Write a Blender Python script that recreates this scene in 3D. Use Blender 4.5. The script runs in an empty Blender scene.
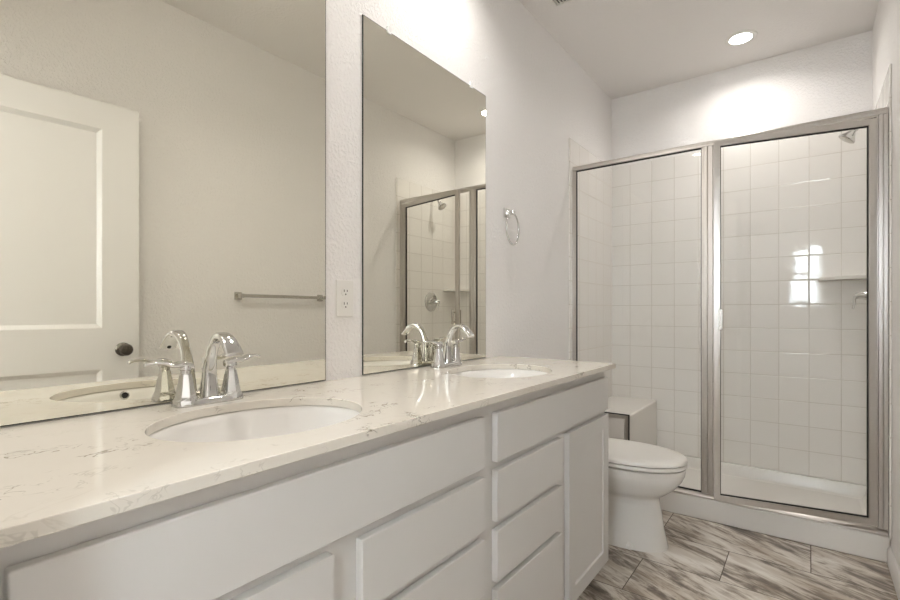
import bpy, bmesh, math, random
from mathutils import Vector, Matrix, Euler
PI = math.pi
sc = bpy.context.scene
col = sc.collection
random.seed(4)

# ------------------------------------------------------------------ camera, world, exposure
cam_d = bpy.data.cameras.new('camera')
cam = bpy.data.objects.new('camera', cam_d)
col.objects.link(cam)
cam.location = (1.21, 0.0, 1.125)
cam.rotation_euler = (PI / 2, 0, math.radians(37.0))
cam_d.sensor_width = 36.0
cam_d.lens = 477.0 / 900.0 * 36.0
cam_d.shift_y = 11.0 / 900.0
cam_d.clip_start = 0.01
sc.camera = cam

world = bpy.data.worlds.new('sky')
sc.world = world
world.use_nodes = True
wb = world.node_tree.nodes['Background']
wb.inputs['Color'].default_value = (0.86, 0.93, 1.0, 1)
wb.inputs['Strength'].default_value = 14.0

vs = sc.view_settings
vs.view_transform = 'Standard'
vs.look = 'None'
vs.gamma = 1.0
vs.use_curve_mapping = False
vs.exposure = 1.14
cy = sc.cycles
cy.use_denoising = True
cy.max_bounces = 14
cy.diffuse_bounces = 7
cy.glossy_bounces = 8
cy.transmission_bounces = 8
cy.transparent_max_bounces = 16
cy.sample_clamp_indirect = 6.0

CAN_SHOWER = 2.15        # watts: ceiling lamp over the shower
CAN_VANITY = 2.25        # the two ceiling lamps over the vanity
FILL_PASSAGE = 14.0      # unseen lamp added in the passage as soft fill through the doorway
LENS = 12.0             # glow of their lenses


# ------------------------------------------------------------------ material helpers
def srgb(r, g, b):
    def f(c):
        c /= 255.0
        return c / 12.92 if c <= 0.04045 else ((c + 0.055) / 1.055) ** 2.4
    return (f(r), f(g), f(b), 1.0)


class NT:
    def __init__(self, name):
        self.m = bpy.data.materials.new(name)
        self.m.use_nodes = True
        self.t = self.m.node_tree
        self.b = self.t.nodes['Principled BSDF']

    def n(self, typ, **kw):
        nd = self.t.nodes.new(typ)
        for k, v in kw.items():
            setattr(nd, k, v)
        return nd

    def link(self, a, b):
        self.t.links.new(a, b)

    def put(self, sock, v):
        if hasattr(v, 'is_output'):
            self.link(v, sock)
        else:
            sock.default_value = v

    def math(self, op, a, b=0.0, c=None):
        nd = self.n('ShaderNodeMath', operation=op)
        self.put(nd.inputs[0], a)
        self.put(nd.inputs[1], b)
        if c is not None:
            self.put(nd.inputs[2], c)
        return nd.outputs[0]

    def xyz(self):
        g = self.n('ShaderNodeNewGeometry')
        s = self.n('ShaderNodeSeparateXYZ')
        self.link(g.outputs['Position'], s.inputs[0])
        return s.outputs[0], s.outputs[1], s.outputs[2]

    def pos(self):
        return self.n('ShaderNodeNewGeometry').outputs['Position']

    def comb(self, a, b, c):
        nd = self.n('ShaderNodeCombineXYZ')
        for s, v in zip(nd.inputs, (a, b, c)):
            self.put(s, v)
        return nd.outputs[0]

    def noise(self, vec, scale, detail=2.0, rough=0.5, dist=0.0):
        nd = self.n('ShaderNodeTexNoise')
        self.put(nd.inputs['Vector'], vec)
        nd.inputs['Scale'].default_value = scale
        nd.inputs['Detail'].default_value = detail
        nd.inputs['Roughness'].default_value = rough
        nd.inputs['Distortion'].default_value = dist
        return nd.outputs['Fac']

    def ramp(self, fac, stops, interp='LINEAR'):
        nd = self.n('ShaderNodeValToRGB')
        nd.color_ramp.interpolation = interp
        el = nd.color_ramp.elements
        while len(el) < len(stops):
            el.new(0.5)
        for e, (p, c) in zip(el, stops):
            e.position = p
            e.color = c if len(c) == 4 else (*c, 1)
        self.link(fac, nd.inputs['Fac'])
        return nd.outputs['Color']

    def mix(self, fac, a, b, mode='MIX'):
        nd = self.n('ShaderNodeMix', data_type='RGBA', blend_type=mode)
        self.put(nd.inputs[0], fac)
        self.put(nd.inputs[6], a)
        self.put(nd.inputs[7], b)
        return nd.outputs[2]

    def smooth(self, v, lo, hi):
        nd = self.n('ShaderNodeMapRange', interpolation_type='SMOOTHSTEP')
        self.put(nd.inputs['Value'], v)
        nd.inputs['From Min'].default_value = lo
        nd.inputs['From Max'].default_value = hi
        return nd.outputs['Result']

    def rand(self, vec):
        nd = self.n('ShaderNodeTexWhiteNoise', noise_dimensions='3D')
        self.link(vec, nd.inputs['Vector'])
        return nd.outputs['Value'], nd.outputs['Color']

    def bump(self, height, strength=1.0, distance=0.001):
        nd = self.n('ShaderNodeBump')
        nd.inputs['Strength'].default_value = strength
        nd.inputs['Distance'].default_value = distance
        self.link(height, nd.inputs['Height'])
        self.link(nd.outputs['Normal'], self.b.inputs['Normal'])
        return nd

    def base(self, c, rough=0.5, metal=0.0, spec=0.5, coat=0.0):
        self.put(self.b.inputs['Base Color'], c)
        self.put(self.b.inputs['Roughness'], rough)
        self.b.inputs['Metallic'].default_value = metal
        self.b.inputs['Specular IOR Level'].default_value = spec
        self.b.inputs['Coat Weight'].default_value = coat
        self.b.inputs['Coat Roughness'].default_value = 0.03
        return self


def paint_mat(name, c, bump=0.0028, scale=85.0, rough=0.6):
    k = NT(name)
    p = k.pos()
    a = k.noise(p, scale, 3.0, 0.55, 0.4)
    b = k.noise(p, scale * 0.45, 2.0, 0.5, 0.2)
    h = k.math('ADD', k.smooth(a, 0.42, 0.66), k.math('MULTIPLY', b, 0.6))
    k.base(c, rough, spec=0.3)
    k.bump(h, 0.55, bump)
    return k.m


def plain(name, c, rough=0.4, metal=0.0, spec=0.5, coat=0.0, wav=0.0, wscale=20):
    k = NT(name)
    k.base(c, rough, metal, spec, coat)
    n = k.noise(k.pos(), wscale, 2.0)
    r = k.math('ADD', rough, k.math('MULTIPLY', k.math('SUBTRACT', n, 0.5), min(0.06, rough * 0.4)))
    k.put(k.b.inputs['Roughness'], r)
    if wav:
        k.bump(n, 0.3, wav)
    return k.m


def tile_mat(name, axis, u0, w0, pu, pw, gw=0.0020):
    """glazed square wall tile; axis is the horizontal coordinate of the wall"""
    k = NT(name)
    x, y, z = k.xyz()
    u = x if axis == 'x' else y
    cu = k.math('DIVIDE', k.math('SUBTRACT', u, u0), pu)
    cw = k.math('DIVIDE', k.math('SUBTRACT', z, w0), pw)
    iu, iw = k.math('FLOOR', cu), k.math('FLOOR', cw)
    fu, fw = k.math('SUBTRACT', cu, iu), k.math('SUBTRACT', cw, iw)
    du = k.math('MULTIPLY', k.math('MINIMUM', fu, k.math('SUBTRACT', 1.0, fu)), pu)
    dw = k.math('MULTIPLY', k.math('MINIMUM', fw, k.math('SUBTRACT', 1.0, fw)), pw)
    d = k.math('MINIMUM', du, dw)
    tile = k.smooth(d, gw * 0.45, gw)
    idv = k.comb(iu, iw, 3.7)
    rv, rc = k.rand(idv)
    sep = k.n('ShaderNodeSeparateColor')
    k.link(rc, sep.inputs[0])
    tu = k.math('MULTIPLY', k.math('SUBTRACT', sep.outputs[0], 0.5), k.math('MULTIPLY', fu, pu))
    tw = k.math('MULTIPLY', k.math('SUBTRACT', sep.outputs[1], 0.5), k.math('MULTIPLY', fw, pw))
    tilt = k.math('MULTIPLY', k.math('ADD', tu, tw), 0.009)
    edge = k.math('MULTIPLY', k.smooth(d, 0.0006, 0.006), 0.00055)
    wavy = k.math('MULTIPLY', k.noise(k.pos(), 14.0, 1.0), 0.0003)
    h = k.math('ADD', k.math('ADD', tilt, wavy), edge)
    tone = k.mix(k.math('MULTIPLY', rv, 0.5), srgb(241, 238, 234), srgb(237, 234, 229))
    colr = k.mix(tile, srgb(206, 200, 191), tone)
    k.base(colr, 0.05)
    k.put(k.b.inputs['Roughness'], k.math('SUBTRACT', 0.75, k.math('MULTIPLY', tile, 0.70)))
    k.bump(h, 1.0, 1.0)
    return k.m


def floor_mat():
    k = NT('marble_look_floor_tile')
    x, y, z = k.xyz()
    PL, PW = 0.61, 0.305
    cy_ = k.math('DIVIDE', k.math('SUBTRACT', y, 0.128), PW)      # seams at 0.128 + 0.305 n
    iy = k.math('FLOOR', cy_)
    fy = k.math('SUBTRACT', cy_, iy)
    odd = k.math('FLOORED_MODULO', iy, 2.0)
    cx_ = k.math('ADD', k.math('DIVIDE', k.math('SUBTRACT', x, 0.605), PL), k.math('MULTIPLY', odd, 0.5))
    ix = k.math('FLOOR', cx_)
    fx = k.math('SUBTRACT', cx_, ix)
    dx = k.math('MULTIPLY', k.math('MINIMUM', fx, k.math('SUBTRACT', 1.0, fx)), PL)
    dy = k.math('MULTIPLY', k.math('MINIMUM', fy, k.math('SUBTRACT', 1.0, fy)), PW)
    d = k.math('MINIMUM', dx, dy)
    tile = k.smooth(d, 0.0012, 0.0024)
    rv, rc = k.rand(k.comb(ix, iy, 1.3))
    off = k.math('MULTIPLY', rv, 40.0)
    ang = math.radians(-26)
    ca, sa = math.cos(ang), math.sin(ang)
    al = k.math('ADD', k.math('MULTIPLY', x, ca), k.math('MULTIPLY', y, sa))
    ac = k.math('SUBTRACT', k.math('MULTIPLY', y, ca), k.math('MULTIPLY', x, sa))
    v1 = k.comb(k.math('MULTIPLY', al, 1.9), k.math('MULTIPLY', ac, 6.8), off)
    v2 = k.comb(k.math('MULTIPLY', al, 5.0), k.math('MULTIPLY', ac, 21.0), off)
    v3 = k.comb(k.math('MULTIPLY', al, 14.0), k.math('MULTIPLY', ac, 90.0), off)
    n1 = k.noise(v1, 1.0, 3.0, 0.55, 1.3)
    n2 = k.noise(v2, 1.0, 6.0, 0.7, 1.0)
    n3 = k.noise(v3, 1.0, 3.0, 0.6, 0.3)
    m = k.math('ADD', k.math('MULTIPLY', n1, 0.44), k.math('MULTIPLY', n2, 0.42))
    m = k.math('ADD', m, k.math('MULTIPLY', n3, 0.14))
    c = k.ramp(m, [(0.37, srgb(84, 76, 69)), (0.44, srgb(128, 117, 106)), (0.475, srgb(166, 155, 142)),
                   (0.51, srgb(205, 197, 186)), (0.60, srgb(232, 228, 221))])
    warm = k.smooth(k.noise(v1, 1.6, 2.0), 0.50, 0.66)
    c = k.mix(k.math('MULTIPLY', warm, 0.42), c, srgb(166, 148, 128))
    c = k.mix(tile, srgb(96, 88, 78), c)
    k.base(c, 0.25)
    k.put(k.b.inputs['Roughness'], k.math('SUBTRACT', 0.8, k.math('MULTIPLY', tile, 0.52)))
    k.bump(tile, 0.5, 0.0008)
    return k.m


def quartz_mat():
    k = NT('white_quartz_with_flecks')
    p = k.pos()
    mp = k.n('ShaderNodeMapping')
    mp.inputs['Scale'].default_value = (1.0, 0.75, 1.0)
    mp.inputs['Rotation'].default_value = (0, 0, 0.35)
    k.link(p, mp.inputs['Vector'])
    q = mp.outputs[0]
    a = k.noise(q, 40.0, 2.0, 0.6, 0.8)
    line = k.math('SUBTRACT', 1.0, k.smooth(k.math('ABSOLUTE', k.math('SUBTRACT', a, 0.5)), 0.006, 0.034))
    msk = k.smooth(k.noise(q, 17.0, 2.0, 0.6), 0.53, 0.62)
    msk2 = k.smooth(k.noise(q, 3.2, 2.0, 0.5), 0.42, 0.60)
    fl = k.math('MULTIPLY', line, k.math('MULTIPLY', msk, k.math('ADD', 0.25, k.math('MULTIPLY', msk2, 0.75))))
    b2 = k.noise(q, 12.0, 3.0, 0.6, 2.0)
    vein = k.math('MULTIPLY', k.math('SUBTRACT', 1.0, k.smooth(k.math('ABSOLUTE', k.math('SUBTRACT', b2, 0.52)), 0.002, 0.03)),
                  k.smooth(k.noise(q, 6.0, 2.0), 0.52, 0.62))
    cloud = k.noise(q, 7.0, 3.0, 0.6)
    c = k.mix(cloud, srgb(229, 224, 214), srgb(221, 215, 204))
    c = k.mix(k.math('MULTIPLY', vein, 0.16), c, srgb(170, 160, 142))
    c = k.mix(k.math('MULTIPLY', fl, 0.85), c, srgb(128, 118, 100))
    k.base(c, 0.035, spec=0.5)
    return k.m


def glass_mat(name, tint=(0.988, 0.992, 0.989, 1)):
    k = NT(name)
    t = k.t
    t.nodes.remove(k.b)
    out = [n for n in t.nodes if n.type == 'OUTPUT_MATERIAL'][0]
    tr = k.n('ShaderNodeBsdfTransparent')
    tr.inputs[0].default_value = tint
    gl = k.n('ShaderNodeBsdfGlossy')
    gl.inputs['Roughness'].default_value = 0.0
    fr = k.n('ShaderNodeFresnel')
    fr.inputs['IOR'].default_value = 1.5
    g = k.n('ShaderNodeNewGeometry')
    # a pane looks the same from either side: only outward-facing surfaces reflect
    fac = k.math('MULTIPLY', fr.outputs[0], k.math('SUBTRACT', 1.0, g.outputs['Backfacing']))
    mx = k.n('ShaderNodeMixShader')
    k.link(fac, mx.inputs[0])
    k.link(tr.outputs[0], mx.inputs[1])
    k.link(gl.outputs[0], mx.inputs[2])
    k.link(mx.outputs[0], out.inputs[0])
    return k.m


def emit(name, c, s):
    k = NT(name)
    k.base((0.8, 0.8, 0.8, 1), 0.5)
    k.b.inputs['Emission Color'].default_value = c
    k.b.inputs['Emission Strength'].default_value = s
    return k.m


def brushed(name, c, rough):
    k = NT(name)
    x, y, z = k.xyz()
    n = k.noise(k.comb(k.math('MULTIPLY', x, 300.0), k.math('MULTIPLY', y, 300.0), k.math('MULTIPLY', z, 4.0)), 1.0, 2.0)
    k.base(c, rough, 1.0)
    k.put(k.b.inputs['Roughness'], k.math('ADD', rough - 0.04, k.math('MULTIPLY', n, 0.08)))
    return k.m


M = {}
M['wall'] = paint_mat('textured_wall_paint', srgb(240, 238, 236))
M['ceiling'] = paint_mat('textured_ceiling_paint', srgb(234, 231, 228), 0.0012, 70)
M['trim'] = plain('white_trim_paint', srgb(226, 224, 221), 0.35)
M['cabinet'] = plain('white_cabinet_paint', srgb(213, 211, 208), 0.38)
M['quartz'] = quartz_mat()
M['floor'] = floor_mat()
M['tile_x'] = tile_mat('glazed_tile_back_wall', 'x', 0.1405, 0.116, 0.1525, 0.15)
M['tile_y'] = tile_mat('glazed_tile_side_wall', 'y', 2.855, 0.116, 0.1525, 0.15, 0.0027)
M['acrylic'] = plain('white_acrylic', srgb(231, 228, 223), 0.22)
M['porcelain'] = plain('white_porcelain', srgb(236, 234, 230), 0.06, coat=0.3)
M['plastic'] = plain('white_plastic', srgb(232, 230, 225), 0.3)
M['dark'] = plain('dark_slot', (0.01, 0.01, 0.01, 1), 0.6)
M['gasket'] = plain('black_vinyl_gasket', (0.012, 0.011, 0.010, 1), 0.5)
M['nickel'] = brushed('brushed_nickel_frame', (0.61, 0.58, 0.545, 1), 0.30)
M['chrome'] = plain('polished_chrome', (0.66, 0.66, 0.65, 1), 0.04, 1.0)
M['satin'] = plain('satin_nickel', (0.58, 0.56, 0.52, 1), 0.26, 1.0)
M['bronze'] = plain('dark_bronze_knob', (0.15, 0.135, 0.12, 1), 0.22, 1.0)
M['mirror'] = plain('mirror_silvering', (0.90, 0.885, 0.795, 1), 0.0, 1.0)
M['mirror_edge'] = plain('mirror_edge_glass', (0.03, 0.035, 0.03, 1), 0.2)
M['clear'] = plain('clear_plastic', (0.85, 0.85, 0.83, 1), 0.1)
M['glass'] = glass_mat('clear_shower_glass')
M['pane'] = glass_mat('window_glass', (0.98, 0.99, 0.99, 1))
M['lens'] = emit('lit_lamp_lens', (1.0, 0.97, 0.93, 1), LENS)
M['vent_dark'] = plain('dark_duct', (0.02, 0.02, 0.018, 1), 0.7)


# ------------------------------------------------------------------ mesh helpers
def tag(o, label=None, cat=None, group=None, kind=None):
    for k_, v in (('label', label), ('category', cat), ('group', group), ('kind', kind)):
        if v:
            o[k_] = v
    return o


def empty(name, loc, label, cat, group=None):
    o = bpy.data.objects.new(name, None)
    col.objects.link(o)
    o.location = loc
    o.empty_display_size = 0.05
    return tag(o, label, cat, group)


def origin_of(o):
    v = Vector((0, 0, 0))
    while o is not None:
        v = v + o.location
        o = o.parent
    return v


def link(name, bm, mat, parent=None, smooth=False, bevel=0.0, seg=2, org=None, fix=True):
    """shapes are given in room coordinates; the object's origin sits at org (or at its parent's)"""
    if fix:
        bmesh.ops.recalc_face_normals(bm, faces=bm.faces)
    me = bpy.data.meshes.new(name)
    o = bpy.data.objects.new(name, me)
    col.objects.link(o)
    if parent is not None:
        o.parent = parent
        base = origin_of(parent)
    else:
        base = Vector(org) if org else Vector((0, 0, 0))
        o.location = base
    bmesh.ops.translate(bm, verts=bm.verts, vec=-base)
    bm.to_mesh(me)
    bm.free()
    me.materials.append(mat)
    if smooth:
        for p in me.polygons:
            p.use_smooth = True
        if smooth != 'full':
            me.set_sharp_from_angle(angle=math.radians(smooth if smooth is not True else 40))
    if bevel:
        md = o.modifiers.new('bevel', 'BEVEL')
        md.width = bevel
        md.segments = seg
        md.limit_method = 'ANGLE'
        md.angle_limit = math.radians(40)
        for p in me.polygons:
            p.use_smooth = True
        md.harden_normals = True
    return o


def BM():
    return bmesh.new()


def box(bm, x0, x1, y0, y1, z0, z1, mtx=None):
    vs_ = [bm.verts.new((x, y, z)) for x in (x0, x1) for y in (y0, y1) for z in (z0, z1)]
    for f in ((0, 1, 3, 2), (4, 6, 7, 5), (0, 4, 5, 1), (2, 3, 7, 6), (0, 2, 6, 4), (1, 5, 7, 3)):
        bm.faces.new([vs_[i] for i in f])
    if mtx is not None:
        for v in vs_:
            v.co = mtx @ v.co
    return bm


def loft(bm, rings, cap0=True, cap1=True, closed=True):
    vr = [[bm.verts.new(p) for p in r] for r in rings]
    n = len(vr[0])
    for a, b in zip(vr, vr[1:]):
        for i in range(n if closed else n - 1):
            j = (i + 1) % n
            bm.faces.new((a[i], a[j], b[j], b[i]))
    if cap0:
        bm.faces.new(list(reversed(vr[0])))
    if cap1:
        bm.faces.new(vr[-1])
    return vr


def basis(d):
    d = Vector(d).normalized()
    up = Vector((0, 0, 1)) if abs(d.z) < 0.95 else Vector((0, 1, 0))
    s = d.cross(up).normalized()
    return d, s, s.cross(d).normalized()


def lathe(bm, prof, origin, axis=(0, 0, 1), n=32, cap0=True, cap1=True):
    """prof: list of (radius, distance along axis)"""
    d, s, t = basis(axis)
    o = Vector(origin)
    rings = [[o + d * h + (s * math.cos(2 * PI * i / n) + t * math.sin(2 * PI * i / n)) * max(r, 1e-5)
              for i in range(n)] for r, h in prof]
    loft(bm, rings, cap0, cap1)
    return bm


def tube(bm, pts, r, n=12, radii=None):
    pts = [Vector(p) for p in pts]
    rings = []
    side = None
    for i, p in enumerate(pts):
        d = (pts[min(i + 1, len(pts) - 1)] - pts[max(i - 1, 0)]).normalized()
        if side is None:
            side = basis(d)[1]
        side = (side - d * side.dot(d)).normalized()
        up = side.cross(d).normalized()
        rr = radii[i] if radii else r
        rings.append([p + (side * math.cos(2 * PI * k_ / n) + up * math.sin(2 * PI * k_ / n)) * rr for k_ in range(n)])
    loft(bm, rings)
    return bm


def smooth_path(pts, per=6):
    pts = [Vector(p) for p in pts]
    out = []
    for i in range(len(pts) - 1):
        p0, p1, p2, p3 = pts[max(i - 1, 0)], pts[i], pts[i + 1], pts[min(i + 2, len(pts) - 1)]
        for k_ in range(per):
            t = k_ / per
            out.append(0.5 * ((2 * p1) + (-p0 + p2) * t + (2 * p0 - 5 * p1 + 4 * p2 - p3) * t * t + (-p0 + 3 * p1 - 3 * p2 + p3) * t ** 3))
    out.append(pts[-1])
    return out


def prism(bm, pts2, f):
    """closed outline pts2 -> two copies through f(p, 0) and f(p, 1)"""
    a = [bm.verts.new(f(p, 0)) for p in pts2]
    b = [bm.verts.new(f(p, 1)) for p in pts2]
    n = len(a)
    for i in range(n):
        j = (i + 1) % n
        bm.faces.new((a[i], a[j], b[j], b[i]))
    bm.faces.new(list(reversed(a)))
    bm.faces.new(b)
    return bm


def torus(bm, c, R, r, ax_u, ax_v, n=48, m=12):
    c, u, v = Vector(c), Vector(ax_u).normalized(), Vector(ax_v).normalized()
    w = u.cross(v)
    rows = []
    for i in range(n):
        a = 2 * PI * i / n
        rad = u * math.cos(a) + v * math.sin(a)
        rows.append([bm.verts.new(c + rad * (R + r * math.cos(2 * PI * j / m)) + w * r * math.sin(2 * PI * j / m)) for j in range(m)])
    for i in range(n):
        for j in range(m):
            bm.faces.new((rows[i][j], rows[(i + 1) % n][j], rows[(i + 1) % n][(j + 1) % m], rows[i][(j + 1) % m]))
    return bm


def panel_slab(bm, W, H, T, panels, slope, depth, f):
    """slab W x H x T with recessed panels on both faces; f(u, w, n) maps to the room"""
    us = sorted({0, W} | {p[0] for p in panels} | {p[1] for p in panels})
    ws = sorted({0, H} | {p[2] for p in panels} | {p[3] for p in panels})
    for n0, sg in ((0.0, 1), (T, -1)):
        for a, b in zip(us, us[1:]):
            for c, d in zip(ws, ws[1:]):
                hit = [p for p in panels if p[0] <= a and b <= p[1] and p[2] <= c and d <= p[3]]
                if not hit:
                    bm.faces.new([bm.verts.new(f(u, w, n0)) for u, w in ((a, c), (b, c), (b, d), (a, d))])
        for (a, b, c, d) in panels:
            o = [bm.verts.new(f(u, w, n0)) for u, w in ((a, c), (b, c), (b, d), (a, d))]
            s = slope
            i_ = [bm.verts.new(f(u, w, n0 + sg * depth)) for u, w in ((a + s, c + s), (b - s, c + s), (b - s, d - s), (a + s, d - s))]
            for k_ in range(4):
                bm.faces.new((o[k_], o[(k_ + 1) % 4], i_[(k_ + 1) % 4], i_[k_]))
            bm.faces.new(i_)
    r0 = [bm.verts.new(f(u, w, 0)) for u, w in ((0, 0), (W, 0), (W, H), (0, H))]
    r1 = [bm.verts.new(f(u, w, T)) for u, w in ((0, 0), (W, 0), (W, H), (0, H))]
    for k_ in range(4):
        bm.faces.new((r0[k_], r0[(k_ + 1) % 4], r1[(k_ + 1) % 4], r1[k_]))
    bmesh.ops.remove_doubles(bm, verts=bm.verts, dist=1e-5)
    return bm


def copy_tree(o, parent=None, loc=None):
    c = o.copy()
    col.objects.link(c)
    if parent is not None:
        c.parent = parent
    if loc is not None:
        c.location = loc
    for ch in [x for x in list(o.children)]:
        copy_tree(ch, c)
    return c


def struct(name, bm, mat, **kw):
    return tag(link(name, bm, mat, **kw), kind='structure')


# ------------------------------------------------------------------ room shell
W, YB, H = 1.50, 3.66, 2.743
YF0, YF1 = -0.05, 0.085            # the wall with the doorway
DX0, DX1, DH = 0.60, 1.455, 2.095    # doorway
HY = -0.95                         # far wall of the passage behind the doorway
HX0, HX1 = -0.3, 2.4

struct('floor', box(BM(), HX0, HX1, HY - 0.1, YB, -0.08, 0.0), M['floor'])
struct('ceiling', box(BM(), HX0, HX1, HY - 0.1, YB + 0.1, H, H + 0.08), M['ceiling'])
struct('wall_left', box(BM(), -0.1, 0.0, YF0, YB + 0.1, 0, H), M['wall'])
struct('wall_right', box(BM(), W, W + 0.1, YF0, YB + 0.1, 0, H), M['wall'])
struct('wall_back', box(BM(), 0.0, W, YB, YB + 0.1, 0, H), M['wall'])
b = BM()
box(b, 0.0, DX0, YF0, YF1, 0, H)
box(b, DX1, W, YF0, YF1, 0, H)
box(b, DX0, DX1, YF0, YF1, DH, H)
struct('wall_front', b, M['wall'])
# passage behind the doorway, with its window
WX0, WX1, WZ0, WZ1 = 1.00, 1.36, 1.20, 2.04
b = BM()
box(b, HX0, WX0, HY - 0.1, HY, 0, H)
box(b, WX1, HX1, HY - 0.1, HY, 0, H)
box(b, WX0, WX1, HY - 0.1, HY, 0, WZ0)
box(b, WX0, WX1, HY - 0.1, HY, WZ1, H)
struct('wall_passage_far', b, M['wall'])
struct('wall_passage_left', box(BM(), HX0 - 0.1, HX0, HY, YF0, 0, H), M['wall'])
struct('wall_passage_right', box(BM(), HX1, HX1 + 0.1, HY, YF0, 0, H), M['wall'])
b = BM()
box(b, W + 0.1, HX1, YF0, YF1, 0, H)
box(b, HX0, -0.1, YF0, YF1, 0, H)
struct('wall_passage_near', b, M['wall'])
b = BM()
for (x0, x1, z0, z1) in ((WX0, WX0 + 0.025, WZ0, WZ1), (WX1 - 0.025, WX1, WZ0, WZ1), (WX0 + 0.025, WX1 - 0.025, WZ0, WZ0 + 0.03),
                         (WX0 + 0.025, WX1 - 0.025, WZ1 - 0.03, WZ1), (WX0 + 0.025, WX1 - 0.025, 1.60, 1.64)):
    box(b, x0, x1, HY - 0.06, HY - 0.01, z0, z1)
win = struct('window_1', b, M['trim'])
link('window_pane', box(BM(), WX0 + 0.02, WX1 - 0.02, HY - 0.04, HY - 0.036, WZ0 + 0.02, WZ1 - 0.02), M['pane'], win)

# door casing
b = BM()
for y0, y1 in ((YF1, YF1 + 0.013), (YF0 - 0.013, YF0)):
    box(b, DX0 - 0.055, DX0, y0, y1, 0, DH)
    box(b, DX1, W - 0.001, y0, y1, 0, DH)
    box(b, DX0 - 0.055, W - 0.001, y0, y1, DH, DH + 0.055)
struct('trim_1', b, M['trim'], bevel=0.003)

# wall tile surround
TT = 0.008
TZ0, TZ1, TY = 0.1165, 2.216, 2.845
struct('wall_tile_back', box(BM(), 0.0, W, YB - TT, YB, TZ0, TZ1), M['tile_x'], bevel=0.002)
struct('wall_tile_left', box(BM(), 0.0, TT, TY, YB - TT, TZ0, TZ1), M['tile_y'], bevel=0.004)
struct('wall_tile_right', box(BM(), W - TT, W, TY, YB - TT, TZ0, TZ1), M['tile_y'], bevel=0.004)

# baseboards
b = BM()
prism(b, [(0, 0), (0.014, 0), (0.014, 0.068), (0.006, 0.082), (0, 0.082)],
      lambda p, k_: (W - p[0], (0.12, 2.862)[k_], p[1]))
struct('baseboard_right', b, M['trim'], bevel=0.002)
b = BM()
prism(b, [(0, 0), (0.014, 0), (0.014, 0.068), (0.006, 0.082), (0, 0.082)],
      lambda p, k_: (p[0], (2.02, 2.862)[k_], p[1]))
struct('baseboard_left', b, M['trim'], bevel=0.002)

# the open bathroom door, swung towards the right wall
latch, hinge = Vector((1.380, 0.933, 0)), Vector((1.4474, 0.136, 0))
dirv = (hinge - latch).normalized()
nrm = Vector((-dirv.y, dirv.x, 0))
if nrm.x < 0:
    nrm = -nrm
DWd = 0.80


def dmap(u, w, n):
    p = latch + dirv * u + nrm * n
    return (p.x, p.y, 0.012 + w)


b = panel_slab(BM(), DWd, 2.072, 0.035,
               [(0.146, DWd - 0.146, 1.035, 1.948), (0.146, DWd - 0.146, 0.22, 0.845)], 0.018, 0.017, dmap)
door = struct('door_1', b, M['trim'], bevel=0.0015)
kp = latch + dirv * 0.065
b = BM()
lathe(b, [(0.032, 0), (0.032, 0.004), (0.026, 0.010), (0.013, 0.013), (0.011, 0.030), (0.020, 0.036), (0.027, 0.046),
          (0.028, 0.056), (0.024, 0.066), (0.014, 0.071), (0.0, 0.072)], (kp.x, kp.y, 0.945), -nrm, 32)
tag(link('door_knob', b, M['bronze'], door, smooth=True), 'dark round door knob')
lp = latch + nrm * 0.0175
b = BM()
box(b, -0.0125, 0.0125, -0.001, 0.001, -0.028, 0.028, Matrix.Translation((lp.x, lp.y, 0.945)) @ Matrix.Rotation(math.atan2(nrm.y, nrm.x), 4, 'Z'))
tag(link('latch_plate', b, M['bronze'], door), 'dark latch plate')

# ------------------------------------------------------------------ vanity cabinet
VX, VF = 0.522, 0.541               # box front, face of the doors and drawers
van = empty('vanity_cabinet', (0.26, 1.05, 0), 'long white bathroom vanity cabinet with flat drawers and shaker doors', 'cabinet')
# an open-topped carcass of panels: the basins hang inside it
link('face_frame', box(BM(), VX - 0.019, VX, 0.105, 1.992, 0.10, 0.8855), M['cabinet'], van, bevel=0.001)
for y0, y1 in ((0.105, 0.121), (1.976, 1.992)):
    link('side_panel', box(BM(), 0.002, VX - 0.0195, y0, y1, 0.10, 0.8855), M['cabinet'], van)
link('back_panel', box(BM(), 0.002, 0.008, 0.1215, 1.9755, 0.118, 0.8855), M['cabinet'], van)
link('bottom_panel', box(BM(), 0.002, VX - 0.0195, 0.1215, 1.9755, 0.10, 0.1175), M['cabinet'], van)
link('toe_kick', box(BM(), 0.002, 0.455, 0.108, 1.990, 0.0, 0.10), M['cabinet'], van)


def front(name, y0, y1, z0, z1):
    return link(name, box(BM(), VX, VF, y0, y1, z0, z1), M['cabinet'], van, bevel=0.003, seg=3)


front('false_drawer_front', 0.120, 1.040, 0.717, 0.851)
front('false_drawer_front', 1.100, 1.985, 0.717, 0.851)
for y0, y1 in ((0.615, 1.040), (1.100, 1.520)):
    for z0, z1 in ((0.556, 0.695), (0.393, 0.534), (0.088, 0.374)):
        front('drawer', y0, y1, z0, z1)
for y0, y1 in ((0.120, 0.547), (1.580, 1.985)):
    b = panel_slab(BM(), y1 - y0, 0.61, VF - VX, [(0.055, y1 - y0 - 0.055, 0.055, 0.61 - 0.055)], 0.003, 0.007,
                   lambda u, w, n: (VF - n, y0 + u, 0.087 + w))
    link('cabinet_door', b, M['cabinet'], van, bevel=0.0015)

# ------------------------------------------------------------------ countertop with two oval cut-outs
CT, CB, CX = 0.906, 0.886, 0.562
CY0, CY1 = 0.103, 2.014
SINKS = (0.566, 1.520)
SA, SB, SCX = 0.216, 0.180, 0.297    # half length (y), half width (x), centre x


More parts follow.
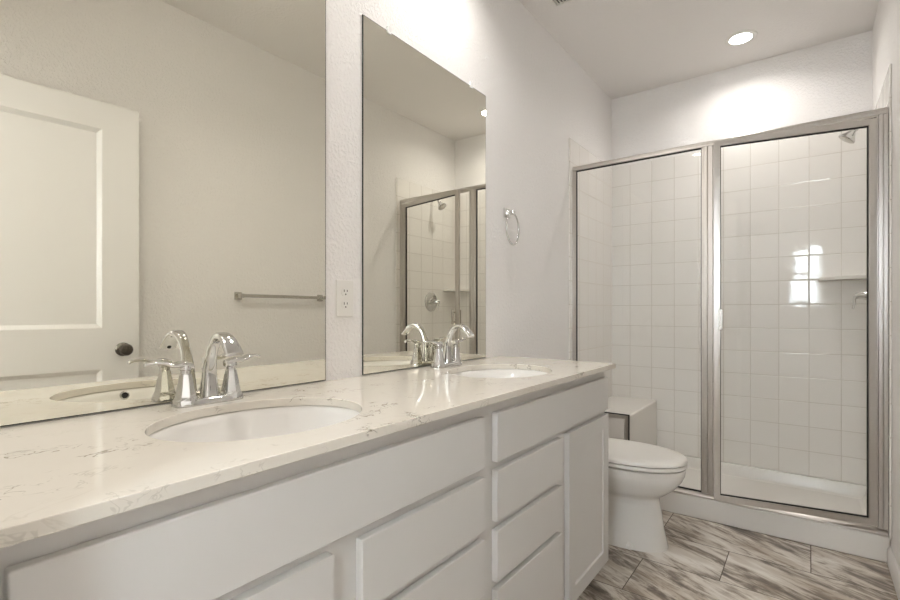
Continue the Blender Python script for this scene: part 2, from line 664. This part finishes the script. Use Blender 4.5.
def counter():
    bm = BM()
    N = 96
    regions = ((CY0, 1.066, SINKS[0]), (1.066, CY1, SINKS[1]))
    for y0, y1, sy in regions:
        inner, outer = [], []
        corners = [(0.001, y0), (CX, y0), (CX, y1), (0.001, y1)]
        for i in range(N):
            a = 2 * PI * i / N
            c, s = math.cos(a), math.sin(a)
            inner.append((SCX + SB * c, sy + SA * s))
            ts = []
            if c > 1e-9: ts.append((CX - SCX) / c)
            if c < -1e-9: ts.append((0.001 - SCX) / c)
            if s > 1e-9: ts.append((y1 - sy) / s)
            if s < -1e-9: ts.append((y0 - sy) / s)
            t = min(ts)
            outer.append([SCX + t * c, sy + t * s])
        for cx_, cy_ in corners:
            k_ = min(range(N), key=lambda q: (outer[q][0] - cx_) ** 2 + (outer[q][1] - cy_) ** 2)
            outer[k_] = [cx_, cy_]
        rows = []
        for pts, z in ((outer, CB), (outer, CT), (inner, CT), (inner, CB)):
            rows.append([bm.verts.new((p[0], p[1], z)) for p in pts])
        for r0, r1 in ((0, 1), (1, 2), (2, 3), (3, 0)):
            for i in range(N):
                j = (i + 1) % N
                if r0 == 0 and abs(outer[i][1] - 1.066) < 1e-6 and abs(outer[j][1] - 1.066) < 1e-6:
                    continue
                bm.faces.new((rows[r0][i], rows[r0][j], rows[r1][j], rows[r1][i]))
    return bm


ctop = link('countertop', counter(), M['quartz'], org=(0.28, 1.06, CB), bevel=0.002)
tag(ctop, 'white speckled quartz countertop running the length of the vanity', 'countertop')


def make_sink(sy, label):
    root = empty('undermount_sink', (SCX, sy, CB - 0.13), label, 'sink', 'oval undermount sinks')
    N = 64

    def ring(a, bb, z, dx=0.0):
        return [(SCX + dx + bb * math.cos(2 * PI * i / N), sy + a * math.sin(2 * PI * i / N), z) for i in range(N)]
    prof = [(1.09, 1.12, -0.0005), (1.02, 1.03, -0.0005), (1.0, 1.0, -0.004), (0.985, 0.98, -0.02), (0.955, 0.945, -0.045),
            (0.90, 0.88, -0.075), (0.80, 0.77, -0.102), (0.62, 0.58, -0.121), (0.38, 0.34, -0.130), (0.11, 0.16, -0.133)]
    rings = [ring(SA * p, SB * q, CB + z) for p, q, z in prof]
    outer = [ring(SA * (p + 0.06), SB * (q + 0.08), CB + z - 0.011) for p, q, z in prof[::-1][:-2]]
    outer.append(ring(SA * 1.09, SB * 1.12, CB - 0.012))
    bm = BM()
    vr = loft(bm, rings + outer, False, False)
    n = N
    for i in range(n):
        j = (i + 1) % n
        bm.faces.new((vr[-1][i], vr[-1][j], vr[0][j], vr[0][i]))
    link('basin', bm, M['porcelain'], root, smooth=60)
    bm = BM()
    lathe(bm, [(0.0, -0.004), (0.014, -0.004), (0.015, 0.001), (0.022, 0.0025), (0.024, 0.0005), (0.024, -0.012), (0.0, -0.012)],
          (SCX, sy, CB - 0.1325), (0, 0, 1), 32, False, False)
    tag(link('drain', bm, M['chrome'], root, smooth=True), 'chrome drain')
    # overflow on the front wall of the bowl
    ox, oz = SCX + SB * 0.980, CB - 0.019
    ax = Vector((-0.985, 0, 0.17))
    bm = BM()
    lathe(bm, [(0.009, 0.000), (0.009, 0.003), (0.012, 0.0035), (0.0135, 0.001), (0.0135, -0.003), (0.009, -0.003)], (ox, sy, oz), ax, 28, False, False)
    of = link('overflow_ring', bm, M['chrome'], root, smooth=True)
    bm = BM()
    lathe(bm, [(0.0092, 0.0008), (0.0092, -0.002)], (ox, sy, oz), ax, 28)
    tag(link('overflow_hole', bm, M['dark'], of), 'black overflow hole')
    return root


make_sink(SINKS[0], 'white oval undermount sink nearest the camera, below the uncut wide mirror')
make_sink(SINKS[1], 'white oval undermount sink at the far end of the counter, beside the toilet')

# ------------------------------------------------------------------ faucets
def superring(c, u, v, a, bb, n=24, e=2.6):
    out = []
    for i in range(n):
        t = 2 * PI * i / n
        ct, st = math.cos(t), math.sin(t)
        out.append(Vector(c) + Vector(u) * (a * math.copysign(abs(ct) ** (2 / e), ct)) + Vector(v) * (bb * math.copysign(abs(st) ** (2 / e), st)))
    return out


def make_faucet(y, label):
    x0, z0 = 0.060, CT
    root = empty('faucet', (x0, y, z0), label, 'faucet', 'chrome two handle faucets')
    X, Y, Z = Vector((1, 0, 0)), Vector((0, 1, 0)), Vector((0, 0, 1))
    O = Vector((x0, y, z0))
    bm = BM()
    loft(bm, [superring(O + Z * h, X, Y, a, bb, 40, 4.5) for a, bb, h in
              ((0.027, 0.080, 0.0), (0.027, 0.080, 0.006), (0.025, 0.078, 0.013), (0.021, 0.074, 0.016))])
    link('base_plate', bm, M['chrome'], root, smooth=50)
    # arched spout that widens to a flat lip
    pth = smooth_path([(0.0, 0, 0.014), (0.0, 0, 0.045), (0.003, 0, 0.085), (0.014, 0, 0.122), (0.034, 0, 0.150), (0.058, 0, 0.161),
                       (0.082, 0, 0.155), (0.101, 0, 0.139), (0.116, 0, 0.121)], 5)
    K = len(pth) - 1
    rings = []
    for i, p in enumerate(pth):
        t = i / K
        d = (pth[min(i + 1, K)] - pth[max(i - 1, 0)]).normalized()
        nn = Vector((d.z, 0, -d.x)) * -1
        wd = (0.0195 - 0.0080 * min(t / 0.35, 1)) if t < 0.45 else 0.0115 + 0.0100 * ((t - 0.45) / 0.55) ** 0.9
        th = (0.0190 - 0.0085 * min(t / 0.35, 1)) if t < 0.45 else 0.0105 - 0.0040 * ((t - 0.45) / 0.55)
        rings.append(superring(O + p, nn, Y, th, wd, 24, 3.2))
    bm = BM()
    loft(bm, rings)
    sp = link('spout', bm, M['chrome'], root, smooth=50)
    e = O + Vector((0.106, 0, 0.1262))
    bm = BM()
    lathe(bm, [(0.0, 0.0), (0.0055, 0.0), (0.0055, 0.0045), (0.0, 0.0045)], e, (0.64, 0, -0.77), 20, False, False)
    tag(link('aerator', bm, M['dark'], sp), 'dark spout outlet')
    bm = BM()
    lathe(bm, [(0.003, 0.0), (0.003, 0.055), (0.006, 0.058), (0.007, 0.066), (0.004, 0.070), (0.0, 0.0705)], O + Vector((-0.021, 0, 0.014)), Z, 16)
    link('lift_rod', bm, M['chrome'], root, smooth=True)
    for s in (-1, 1):
        hO = O + Y * (0.054 * s)
        bm = BM()
        # eight-sided flared body
        lathe(bm, [(0.0290, 0.004), (0.0285, 0.014), (0.0235, 0.022), (0.0195, 0.042), (0.0150, 0.066), (0.0135, 0.074), (0.0, 0.0745)],
              hO, Z, 8, True, False)
        hb = link('handle_body', bm, M['chrome'], root, bevel=0.0012)
        lp_ = smooth_path([(0.000, -0.014, 0.090), (0.0, 0.006, 0.097), (-0.001, 0.028, 0.096), (-0.004, 0.050, 0.103), (-0.008, 0.072, 0.103), (-0.010, 0.082, 0.100)], 4)
        K2 = len(lp_) - 1
        rr = []
        for i, p in enumerate(lp_):
            t = i / K2
            q = hO + Vector((p.x, p.y * s, p.z))
            wd = 0.012 + 0.004 * math.sin(PI * min(t * 1.15, 1)) - 0.006 * t ** 3
            rr.append(superring(q, X, Z, wd, 0.0085 - 0.0045 * min(t * 1.4, 1), 18, 2.4))
        bm = BM()
        loft(bm, rr)
        lathe(bm, [(0.0115, 0.070), (0.0115, 0.082), (0.0140, 0.084), (0.0140, 0.092), (0.009, 0.099), (0.0, 0.0995)], hO, Z, 18, True, False)
        link('lever', bm, M['chrome'], hb, smooth=50)
    return root


make_faucet(0.566, 'chrome two handle faucet behind the nearer sink, under the wide mirror')
make_faucet(1.507, 'chrome two handle faucet behind the farther sink, under the narrow full mirror')


# ------------------------------------------------------------------ mirrors
def mirror(y0, y1, z0, z1, label, clips, side_clip=None):
    root = empty('wall_mirror', (0.0, (y0 + y1) / 2, z0), label, 'mirror')
    b = BM()
    box(b, 0.0008, 0.0045, y0, y1, z0, z1)
    link('mirror_edge', b, M['mirror_edge'], root)
    b = BM()
    box(b, 0.0045, 0.0052, y0 + 0.0022, y1 - 0.0022, z0 + 0.0022, z1 - 0.0022)
    link('mirror_face', b, M['mirror'], root)
    for cy_ in clips:
        b = BM()
        box(b, 0.0, 0.010, cy_ - 0.009, cy_ + 0.009, z1 + 0.0005, z1 + 0.016)
        box(b, 0.0056, 0.010, cy_ - 0.009, cy_ + 0.009, z1 - 0.010, z1 + 0.0005)
        tag(link('mirror_clip', b, M['clear'], root, bevel=0.0015), 'small clear mirror clip')
    return root


mirror(0.180, 0.956, 0.9085, 2.128, 'large frameless wall mirror over the nearer sink, reflecting the door', (0.4, 0.75))
mirror(1.110, 1.877, 0.9085, 2.128, 'tall frameless wall mirror over the farther sink, reflecting the shower', (1.235, 1.755))

# ------------------------------------------------------------------ outlet
oy, oz_ = 1.033, 1.166
root = empty('power_outlet', (0.0, oy, oz_), 'white duplex power outlet on the wall between the two mirrors', 'outlet')
b = BM()
box(b, 0.0, 0.006, oy - 0.036, oy + 0.036, oz_ - 0.059, oz_ + 0.059)
link('cover_plate', b, M['plastic'], root, bevel=0.003, seg=3)
for s in (-1, 1):
    zc = oz_ + s * 0.0205
    b = BM()
    prof = []
    for i in range(24):
        a = 2 * PI * i / 24
        prof.append((0.0172 * math.cos(a), max(-0.0138, min(0.0138, 0.0172 * math.sin(a)))))
    prism(b, prof, lambda p, k_: ((0.0055, 0.0078)[k_], oy + p[0], zc + p[1]))
    rc = link('receptacle', b, M['plastic'], root)
    for dy_, hh in ((-0.0063, 0.0040), (0.0063, 0.0033)):
        link('slot', box(BM(), 0.0074, 0.0080, oy + dy_ - 0.0014, oy + dy_ + 0.0014, zc + 0.004 - hh, zc + 0.004 + hh), M['dark'], rc)
    b = BM()
    lathe(b, [(0.0026, 0.0), (0.0026, 0.0006)], (0.0074, oy, zc - 0.0075), (1, 0, 0), 14)
    link('ground_hole', b, M['dark'], rc)
b = BM()
lathe(b, [(0.003, 0.0), (0.003, 0.001), (0.0, 0.0014)], (0.006, oy, oz_), (1, 0, 0), 14)
link('cover_screw', b, M['plastic'], root)

# ------------------------------------------------------------------ towel ring and towel bar
ty, tz = 2.068, 1.612
root = empty('towel_ring', (0.0, ty, tz), 'chrome towel ring on the left wall before the shower', 'towel ring')
b = BM()
box(b, 0.0, 0.010, ty - 0.024, ty + 0.024, tz - 0.024, tz + 0.024)
link('wall_plate', b, M['chrome'], root, bevel=0.003)
b = BM()
loft(b, [superring((x_, ty, tz), (0, 1, 0), (0, 0, 1), r_, r_, 16, 4) for x_, r_ in ((0.009, 0.018), (0.018, 0.012), (0.036, 0.011), (0.043, 0.013), (0.047, 0.011))])
link('post', b, M['chrome'], root, smooth=50)
b = BM()
torus(b, (0.037, ty + 0.004, tz - 0.080), 0.078, 0.0048, (-0.12, 1, 0), (0, 0, 1))
link('ring', b, M['chrome'], root, smooth='full')

root = empty('towel_bar', (W, 1.79, 1.215), 'brushed nickel towel bar on the right wall, seen in the wide mirror', 'towel bar')
for yy in (1.497, 2.085):
    b = BM()
    box(b, W - 0.010, W, yy - 0.022, yy + 0.022, 1.215 - 0.022, 1.215 + 0.022)
    box(b, W - 0.055, W - 0.010, yy - 0.012, yy + 0.012, 1.215 - 0.012, 1.215 + 0.012)
    link('bracket', b, M['satin'], root, bevel=0.002)
link('bar', box(BM(), W - 0.051, W - 0.039, 1.509, 2.073, 1.205, 1.225), M['satin'], root, bevel=0.002)

# ------------------------------------------------------------------ toilet
TYC = 2.415
root = empty('toilet', (0.42, TYC, 0), 'white porcelain toilet with closed lid between the vanity and the shower', 'toilet')


def egg(x0, x1, hw, z, n=56, e=2.15, split=0.46):
    xc = x0 + (x1 - x0) * split
    out = []
    for i in range(n):
        t = 2 * PI * i / n
        ct, st = math.cos(t), math.sin(t)
        a = (x1 - xc) if ct > 0 else (xc - x0)
        ee = e if ct > 0 else 3.0
        out.append((xc + a * math.copysign(abs(ct) ** (2 / ee), ct), TYC + hw * math.copysign(abs(st) ** (2 / ee), st), z))
    return out


b = BM()
secs = [(0.20, 0.677, 0.118, 0.0), (0.20, 0.677, 0.118, 0.012), (0.205, 0.672, 0.114, 0.035), (0.21, 0.659, 0.104, 0.09), (0.21, 0.652, 0.100, 0.15),
        (0.21, 0.642, 0.098, 0.200), (0.21, 0.639, 0.098, 0.228), (0.205, 0.645, 0.106, 0.240), (0.20, 0.670, 0.130, 0.258), (0.195, 0.706, 0.157, 0.288),
        (0.19, 0.735, 0.175, 0.325), (0.19, 0.749, 0.183, 0.355), (0.19, 0.753, 0.185, 0.382), (0.19, 0.7525, 0.1845, 0.3893), (0.191, 0.7515, 0.1835, 0.3895)]
loft(b, [egg(a, c, h_, z) for a, c, h_, z in secs])
box(b, 0.03, 0.24, TYC - 0.115, TYC + 0.115, 0.20, 0.3885)
link('bowl', b, M['porcelain'], root, smooth=50)
b = BM()
loft(b, [egg(0.230, 0.756, 0.185, 0.3985), egg(0.228, 0.758, 0.187, 0.3995), egg(0.228, 0.758, 0.187, 0.412), egg(0.230, 0.756, 0.185, 0.4145)])
link('seat', b, M['plastic'], root, smooth=40)
b = BM()
loft(b, [egg(0.221, 0.757, 0.187, 0.4190), egg(0.22, 0.759, 0.189, 0.4200), egg(0.22, 0.757, 0.187, 0.431), egg(0.225, 0.750, 0.180, 0.438),
         egg(0.245, 0.715, 0.150, 0.442), egg(0.30, 0.60, 0.07, 0.4435)])
link('lid', b, M['plastic'], root, smooth=50)
for s in (-1, 1):
    link('hinge', box(BM(), 0.205, 0.245, TYC + s * 0.075 - 0.018, TYC + s * 0.075 + 0.018, 0.3897, 0.428), M['plastic'], root, bevel=0.004)
link('tank', box(BM(), 0.02, 0.20, TYC - 0.20, TYC + 0.20, 0.39, 0.70), M['porcelain'], root, bevel=0.02, seg=4)
link('tank_lid', box(BM(), 0.012, 0.21, TYC - 0.21, TYC + 0.21, 0.70, 0.735), M['porcelain'], root, bevel=0.01, seg=3)
b = BM()
tube(b, [(0.20, TYC - 0.14, 0.65), (0.225, TYC - 0.14, 0.65), (0.228, TYC - 0.10, 0.645), (0.228, TYC - 0.07, 0.64)], 0.006)
tag(link('flush_lever', b, M['chrome'], root, smooth=True), 'chrome flush lever')
for s in (-1, 1):
    b = BM()
    lathe(b, [(0.014, 0.0), (0.014, 0.012), (0.010, 0.020), (0.0, 0.023)], (0.535, TYC + s * 0.118, 0.014), (0.0, s * 0.35, 0.94), 18)
    link('bolt_cap', b, M['plastic'], root, smooth=True)

# ------------------------------------------------------------------ shower base with curb and bench
CF, CK, CZ = 2.875, 2.965, 0.116          # curb front, back, top
root = empty('shower_tray', (0.75, 3.25, 0), 'white acrylic shower tray with front curb and built in corner bench', 'shower tray')
b = BM()
prism(b, [(CF, 0.0), (CF + 0.004, CZ - 0.004), (CF + 0.010, CZ), (CK - 0.006, CZ), (CK, CZ - 0.01), (CK + 0.012, 0.03), (CK + 0.012, 0.0)],
      lambda p, k_: ((0.0012, W - 0.0012)[k_], p[0], p[1]))
link('curb', b, M['acrylic'], root, bevel=0.004, seg=3)
b = BM()
box(b, TT + 0.0005, W - TT - 0.0005, CK + 0.012, YB - TT - 0.0005, 0.0, 0.045)
prism(b, [(YB - TT - 0.0005, 0.0), (YB - TT - 0.0005, TZ0), (YB - 0.030, TZ0), (YB - 0.034, TZ0 - 0.005), (YB - 0.038, 0.065), (YB - 0.046, 0.050), (YB - 0.06, 0.045), (YB - 0.06, 0.0)],
      lambda p, k_: ((TT + 0.0005, W - TT - 0.0005)[k_], p[0], p[1]))
for sg, xw in ((1, TT + 0.0005), (-1, W - TT - 0.0005)):
    prism(b, [(0, 0.0), (0, TZ0), (0.014, TZ0), (0.020, TZ0 - 0.008), (0.026, 0.07), (0.04, 0.05), (0.055, 0.045), (0.055, 0.0)],
          lambda p, k_: (xw + sg * p[0], (CK, YB - TT - 0.0005)[k_], p[1]))
link('pan', b, M['acrylic'], root, smooth=35)
b = BM()
box(b, TT + 0.001, 0.332, CF + 0.045, YB - TT - 0.001, 0.045, 0.484)
link('bench', b, M['acrylic'], root, bevel=0.012, seg=4)
b = BM()
lathe(b, [(0.042, 0.0), (0.042, 0.003), (0.030, 0.004), (0.0, 0.0035)], (0.80, 3.16, 0.045), (0, 0, 1), 28, True, False)
tag(link('drain', b, M['chrome'], root, smooth=True), 'round chrome drain')

# ------------------------------------------------------------------ framed glass shower enclosure
YP = 2.90
root = empty('shower_enclosure', (0.75, YP, CZ), 'brushed nickel framed glass shower enclosure with its door slightly open', 'shower enclosure')
FZ0, FZ1 = CZ, 2.042
b = BM()
prism(b, [(YP - 0.016, 2.012), (YP - 0.016, 2.026), (YP - 0.012, 2.029), (YP - 0.012, 2.036), (YP - 0.004, FZ1), (YP + 0.016, FZ1), (YP + 0.016, 2.012)],
      lambda p, k_: ((TT + 0.0005, W - TT - 0.0005)[k_], p[0], p[1]))
link('header', b, M['nickel'], root, bevel=0.001)
b = BM()
prism(b, [(YP - 0.024, CZ + 0.0005), (YP - 0.024, CZ + 0.008), (YP - 0.012, CZ + 0.020), (YP + 0.004, CZ + 0.024), (YP + 0.022, CZ + 0.024), (YP + 0.022, CZ + 0.0005)],
      lambda p, k_: ((TT + 0.0005, W - TT - 0.0005)[k_], p[0], p[1]))
link('bottom_track', b, M['nickel'], root, bevel=0.001)


def upright(name, prof):
    b_ = BM()
    prism(b_, prof, lambda p, k_: (p[0], p[1], (CZ + 0.0245, 2.0115)[k_]))
    return link(name, b_, M['nickel'], root, bevel=0.0012)


xl = TT + 0.0008
upright('wall_jamb', [(xl, YP - 0.014), (xl + 0.010, YP - 0.014), (xl + 0.010, YP - 0.009), (xl + 0.021, YP - 0.009), (xl + 0.021, YP + 0.014), (xl, YP + 0.014)])
xr = W - TT - 0.0008
upright('wall_jamb', [(xr, YP - 0.015), (xr - 0.014, YP - 0.015), (xr - 0.014, YP - 0.010), (xr - 0.017, YP - 0.010), (xr - 0.017, YP - 0.016), (xr - 0.031, YP - 0.016),
                      (xr - 0.031, YP - 0.004), (xr - 0.037, YP - 0.004), (xr - 0.037, YP + 0.014), (xr, YP + 0.014)])
upright('center_post', [(0.742, YP - 0.012), (0.752, YP - 0.012), (0.752, YP - 0.016), (0.770, YP - 0.016), (0.771, YP - 0.013), (0.773, YP - 0.013), (0.774, YP - 0.016),
                        (0.796, YP - 0.016), (0.796, YP - 0.008), (0.802, YP - 0.008), (0.802, YP + 0.014), (0.742, YP + 0.014)])
# fixed pane, notched round the bench
NX, NZ = 0.352, 0.503
pz0, pz1 = CZ + 0.024, 2.012
px0, px1 = xl + 0.0215, 0.7415
outl = [(px0, NZ), (NX, NZ), (NX, pz0), (px1, pz0), (px1, pz1), (px0, pz1)]
b = BM()
prism(b, outl, lambda p, k_: (p[0], (YP - 0.003, YP + 0.003)[k_], p[1]))
fp = link('fixed_pane', b, M['glass'], root)
tag(fp, 'fixed clear glass pane')
g = 0.0055
b = BM()
box(b, px0, px0 + g * 0.7, YP - 0.0055, YP + 0.0055, NZ + g, pz1 - g)
box(b, px0, px1, YP - 0.0055, YP + 0.0055, pz1 - g, pz1)
box(b, px1 - g * 0.6, px1, YP - 0.0055, YP + 0.0055, pz0 + g, pz1 - g)
box(b, NX + g, px1, YP - 0.0055, YP + 0.0055, pz0, pz0 + g)
box(b, px0, NX + g, YP - 0.0055, YP + 0.0055, NZ, NZ + g)
box(b, NX, NX + g, YP - 0.0055, YP + 0.0055, pz0, NZ)
tag(link('gasket', b, M['gasket'], fp), 'black glazing gasket')
b = BM()
box(b, px0, NX - 0.001, YP - 0.012, YP + 0.014, NZ - 0.019, NZ - 0.0005)
box(b, NX - 0.019, NX - 0.001, YP - 0.012, YP + 0.014, pz0 + 0.001, NZ - 0.019)
link('notch_frame', b, M['nickel'], root, bevel=0.001)
b = BM()
box(b, px0, NX - 0.024, YP - 0.004, YP + 0.006, pz0 + 0.001, NZ - 0.0195)
link('notch_infill', b, M['acrylic'], root)

# hinged door, standing a little open towards the room
hp, lp2 = Vector((1.4545, 2.882, 0)), Vector((0.818, 2.770, 0))
dd = (lp2 - hp)
DW2 = dd.length
dd.normalize()
dn = Vector((dd.y, -dd.x, 0))
if dn.y < 0:
    dn = -dn
DZ0, DZ1 = 0.154, 1.998
FW = 0.029


def smap(u, w, n):
    p = hp + dd * u + dn * n
    return (p.x, p.y, w)


def sbox(bm, u0, u1, w0, w1, n0, n1):
    vs_ = [bm.verts.new(smap(u, w, n)) for u in (u0, u1) for w in (w0, w1) for n in (n0, n1)]
    for f in ((0, 1, 3, 2), (4, 6, 7, 5), (0, 4, 5, 1), (2, 3, 7, 6), (0, 2, 6, 4), (1, 5, 7, 3)):
        bm.faces.new([vs_[i] for i in f])


b = BM()
o_ = [(0, DZ0), (DW2, DZ0), (DW2, DZ1), (0, DZ1)]
i_ = [(FW, DZ0 + FW), (DW2 - FW, DZ0 + FW), (DW2 - FW, DZ1 - FW), (FW, DZ1 - FW)]
T2 = 0.024
vo0 = [b.verts.new(smap(*p, 0)) for p in o_]
vi0 = [b.verts.new(smap(*p, 0)) for p in i_]
vo1 = [b.verts.new(smap(*p, T2)) for p in o_]
vi1 = [b.verts.new(smap(*p, T2)) for p in i_]
for k_ in range(4):
    j = (k_ + 1) % 4
    b.faces.new((vo0[k_], vo0[j], vi0[j], vi0[k_]))
    b.faces.new((vo1[k_], vo1[j], vi1[j], vi1[k_]))
    b.faces.new((vo0[k_], vo0[j], vo1[j], vo1[k_]))
    b.faces.new((vi0[k_], vi0[j], vi1[j], vi1[k_]))
sd = link('shower_door', b, M['nickel'], root, bevel=0.0015)
tag(sd, 'hinged shower door standing slightly ajar')
b = BM()
sbox(b, FW, DW2 - FW, DZ0 + FW, DZ1 - FW, 0.009, 0.015)
tag(link('door_pane', b, M['glass'], sd), 'clear glass door pane')
b = BM()
for (u0, u1, w0, w1) in ((FW, FW + 0.004, DZ0 + FW, DZ1 - FW), (DW2 - FW - 0.003, DW2 - FW, DZ0 + FW, DZ1 - FW),
                         (FW, DW2 - FW, DZ0 + FW, DZ0 + FW + 0.005), (FW, DW2 - FW, DZ1 - FW - 0.005, DZ1 - FW)):
    sbox(b, u0, u1, w0, w1, 0.006, 0.018)
tag(link('gasket', b, M['gasket'], sd), 'black glazing gasket')
for n0, n1, nm in ((-0.030, -0.020, 0), (T2 + 0.020, T2 + 0.030, 1)):
    b = BM()
    hu = DW2 - 0.029
    sbox(b, hu - 0.009, hu + 0.009, 1.030, 1.134, n0, n1)
    for w in (1.042, 1.112):
        if nm == 0:
            sbox(b, hu - 0.004, hu + 0.004, w, w + 0.008, n1, 0.0)
        else:
            sbox(b, hu - 0.004, hu + 0.004, w, w + 0.008, T2, n0)
    link('handle', b, M['satin'], sd, bevel=0.0015)

# ------------------------------------------------------------------ shower fittings
XR = W - TT
root = empty('showerhead', (XR, 3.295, 2.125), 'chrome shower head on a short bent arm high on the right tiled wall', 'shower head')
b = BM()
lathe(b, [(0.030, 0.0), (0.030, 0.003), (0.024, 0.010), (0.012, 0.014)], (XR, 3.295, 2.125), (-1, 0, 0), 28)
link('flange', b, M['chrome'], root, smooth=True)
b = BM()
arm = smooth_path([(XR, 3.295, 2.125), (XR - 0.035, 3.295, 2.128), (XR - 0.062, 3.295, 2.118), (XR - 0.085, 3.295, 2.092)], 5)
tube(b, arm, 0.0085, 14)
link('arm', b, M['chrome'], root, smooth=True)
b = BM()
ax = Vector((-0.60, 0, -0.80))
st = Vector((XR - 0.083, 3.295, 2.094))
lathe(b, [(0.0105, -0.004), (0.014, 0.004), (0.015, 0.014), (0.012, 0.020), (0.016, 0.028), (0.028, 0.048), (0.038, 0.060), (0.041, 0.068), (0.039, 0.072)], st, ax, 32, True, False)
hd = link('head_bell', b, M['chrome'], root, smooth=40)
b = BM()
lathe(b, [(0.039, 0.071), (0.036, 0.074), (0.0, 0.0745)], st, ax, 32, True, False)
tag(link('spray_face', b, M['satin'], hd, smooth=True), 'grey spray face')

vy, vz = 3.29, 1.205
root = empty('shower_valve', (XR, vy, vz), 'round chrome shower valve plate with lever on the right tiled wall', 'shower valve')
b = BM()
lathe(b, [(0.086, 0.0), (0.086, 0.003), (0.080, 0.008), (0.060, 0.012), (0.040, 0.014), (0.036, 0.020), (0.028, 0.022)], (XR, vy, vz), (-1, 0, 0), 48)
link('plate', b, M['chrome'], root, smooth=35)
b = BM()
lathe(b, [(0.026, 0.018), (0.024, 0.045), (0.020, 0.052), (0.016, 0.085), (0.012, 0.090), (0.0, 0.091)], (XR, vy, vz), (-1, 0, 0), 28)
link('hub', b, M['chrome'], root, smooth=40)
b = BM()
lv = smooth_path([(XR - 0.074, vy, vz), (XR - 0.090, vy - 0.004, vz - 0.008), (XR - 0.094, vy - 0.012, vz - 0.036), (XR - 0.100, vy - 0.018, vz - 0.070)], 5)
tube(b, lv, 0.006, 12, [0.0085 - 0.003 * i / (len(lv) - 1) for i in range(len(lv))])
link('lever', b, M['chrome'], root, smooth=True)

b = BM()
sh = [(XR - 0.0005, YB - TT - 0.0005), (1.252, YB - TT - 0.0005), (1.258, YB - TT - 0.035)]
for i in range(1, 8):
    t = i / 8
    a = PI / 2 * t
    sh.append((XR - 0.240 * math.cos(a) * (1 - 0.35 * math.sin(2 * a) * 0.5), YB - TT - 0.035 - 0.145 * math.sin(a)))
sh.append((XR - 0.0005, YB - TT - 0.195))
prism(b, sh, lambda p, k_: (p[0], p[1], (1.305, 1.327)[k_]))
tag(link('corner_shelf', b, M['acrylic'], org=(1.40, 3.58, 1.305), bevel=0.004, seg=3),
    'white corner shelf in the far right corner of the tiled shower', 'shelf')


# ------------------------------------------------------------------ ceiling lamp, vent, lamps over the mirrors
def can(x, y, watts, colour, spread, label):
    r_ = empty('recessed_light', (x, y, H), label, 'ceiling light')
    b_ = BM()
    lathe(b_, [(0.084, 0.0), (0.083, -0.003), (0.078, -0.005), (0.0585, -0.005), (0.0585, 0.0)], (x, y, H), (0, 0, 1), 48, False, False)
    link('trim_ring', b_, M['plastic'], r_, smooth=True)
    b_ = BM()
    lathe(b_, [(0.0, -0.0030), (0.0582, -0.0030), (0.0582, -0.0005)], (x, y, H), (0, 0, 1), 48, False, False)
    link('lens', b_, M['lens'], r_, smooth=True)
    ld = bpy.data.lights.new('lamp', 'AREA')
    ld.shape = 'DISK'
    ld.size = 0.116
    ld.energy = watts
    ld.color = colour
    ld.spread = math.radians(spread)
    lo = bpy.data.objects.new('lamp', ld)
    col.objects.link(lo)
    lo.parent = r_
    lo.location = (0, 0, -0.0055)
    return r_


can(0.885, 3.295, CAN_SHOWER, (1.0, 0.96, 0.915), 150, 'round lit recessed ceiling light above the shower')
can(0.30, 1.49, CAN_VANITY, (1.0, 0.96, 0.915), 140, 'round recessed ceiling light over the farther sink')
can(0.30, 0.33, CAN_VANITY, (1.0, 0.96, 0.915), 140, 'round recessed ceiling light over the nearer sink')
can(-0.16, -0.24, FILL_PASSAGE, (1.0, 0.985, 0.965), 180, 'added unseen fill light in the passage outside the bathroom door')  # added fill lamp: its bounce off the passage walls brightens the bathroom

vx0, vx1, vy0, vy1 = 0.135, 0.40, 2.065, 2.357
root = empty('ceiling_vent', ((vx0 + vx1) / 2, (vy0 + vy1) / 2, H), 'white slotted vent grille on the ceiling near the left wall', 'vent')
link('duct', box(BM(), vx0 + 0.012, vx1 - 0.012, vy0 + 0.012, vy1 - 0.012, H - 0.002, H - 0.0002), M['vent_dark'], root)
b = BM()
box(b, vx0, vx1, vy0, vy0 + 0.014, H - 0.010, H - 0.0002)
box(b, vx0, vx1, vy1 - 0.008, vy1, H - 0.010, H - 0.0002)
box(b, vx0, vx0 + 0.012, vy0 + 0.014, vy1 - 0.008, H - 0.010, H - 0.0002)
box(b, vx1 - 0.012, vx1, vy0 + 0.014, vy1 - 0.008, H - 0.010, H - 0.0002)
link('vent_frame', b, M['plastic'], root, bevel=0.0015)
b = BM()
xx = vx0 + 0.018
while xx < vx1 - 0.016:
    box(b, xx, xx + 0.0060, vy0 + 0.014, vy1 - 0.008, H - 0.0095, H - 0.002)
    xx += 0.0165
link('slats', b, M['plastic'], root)
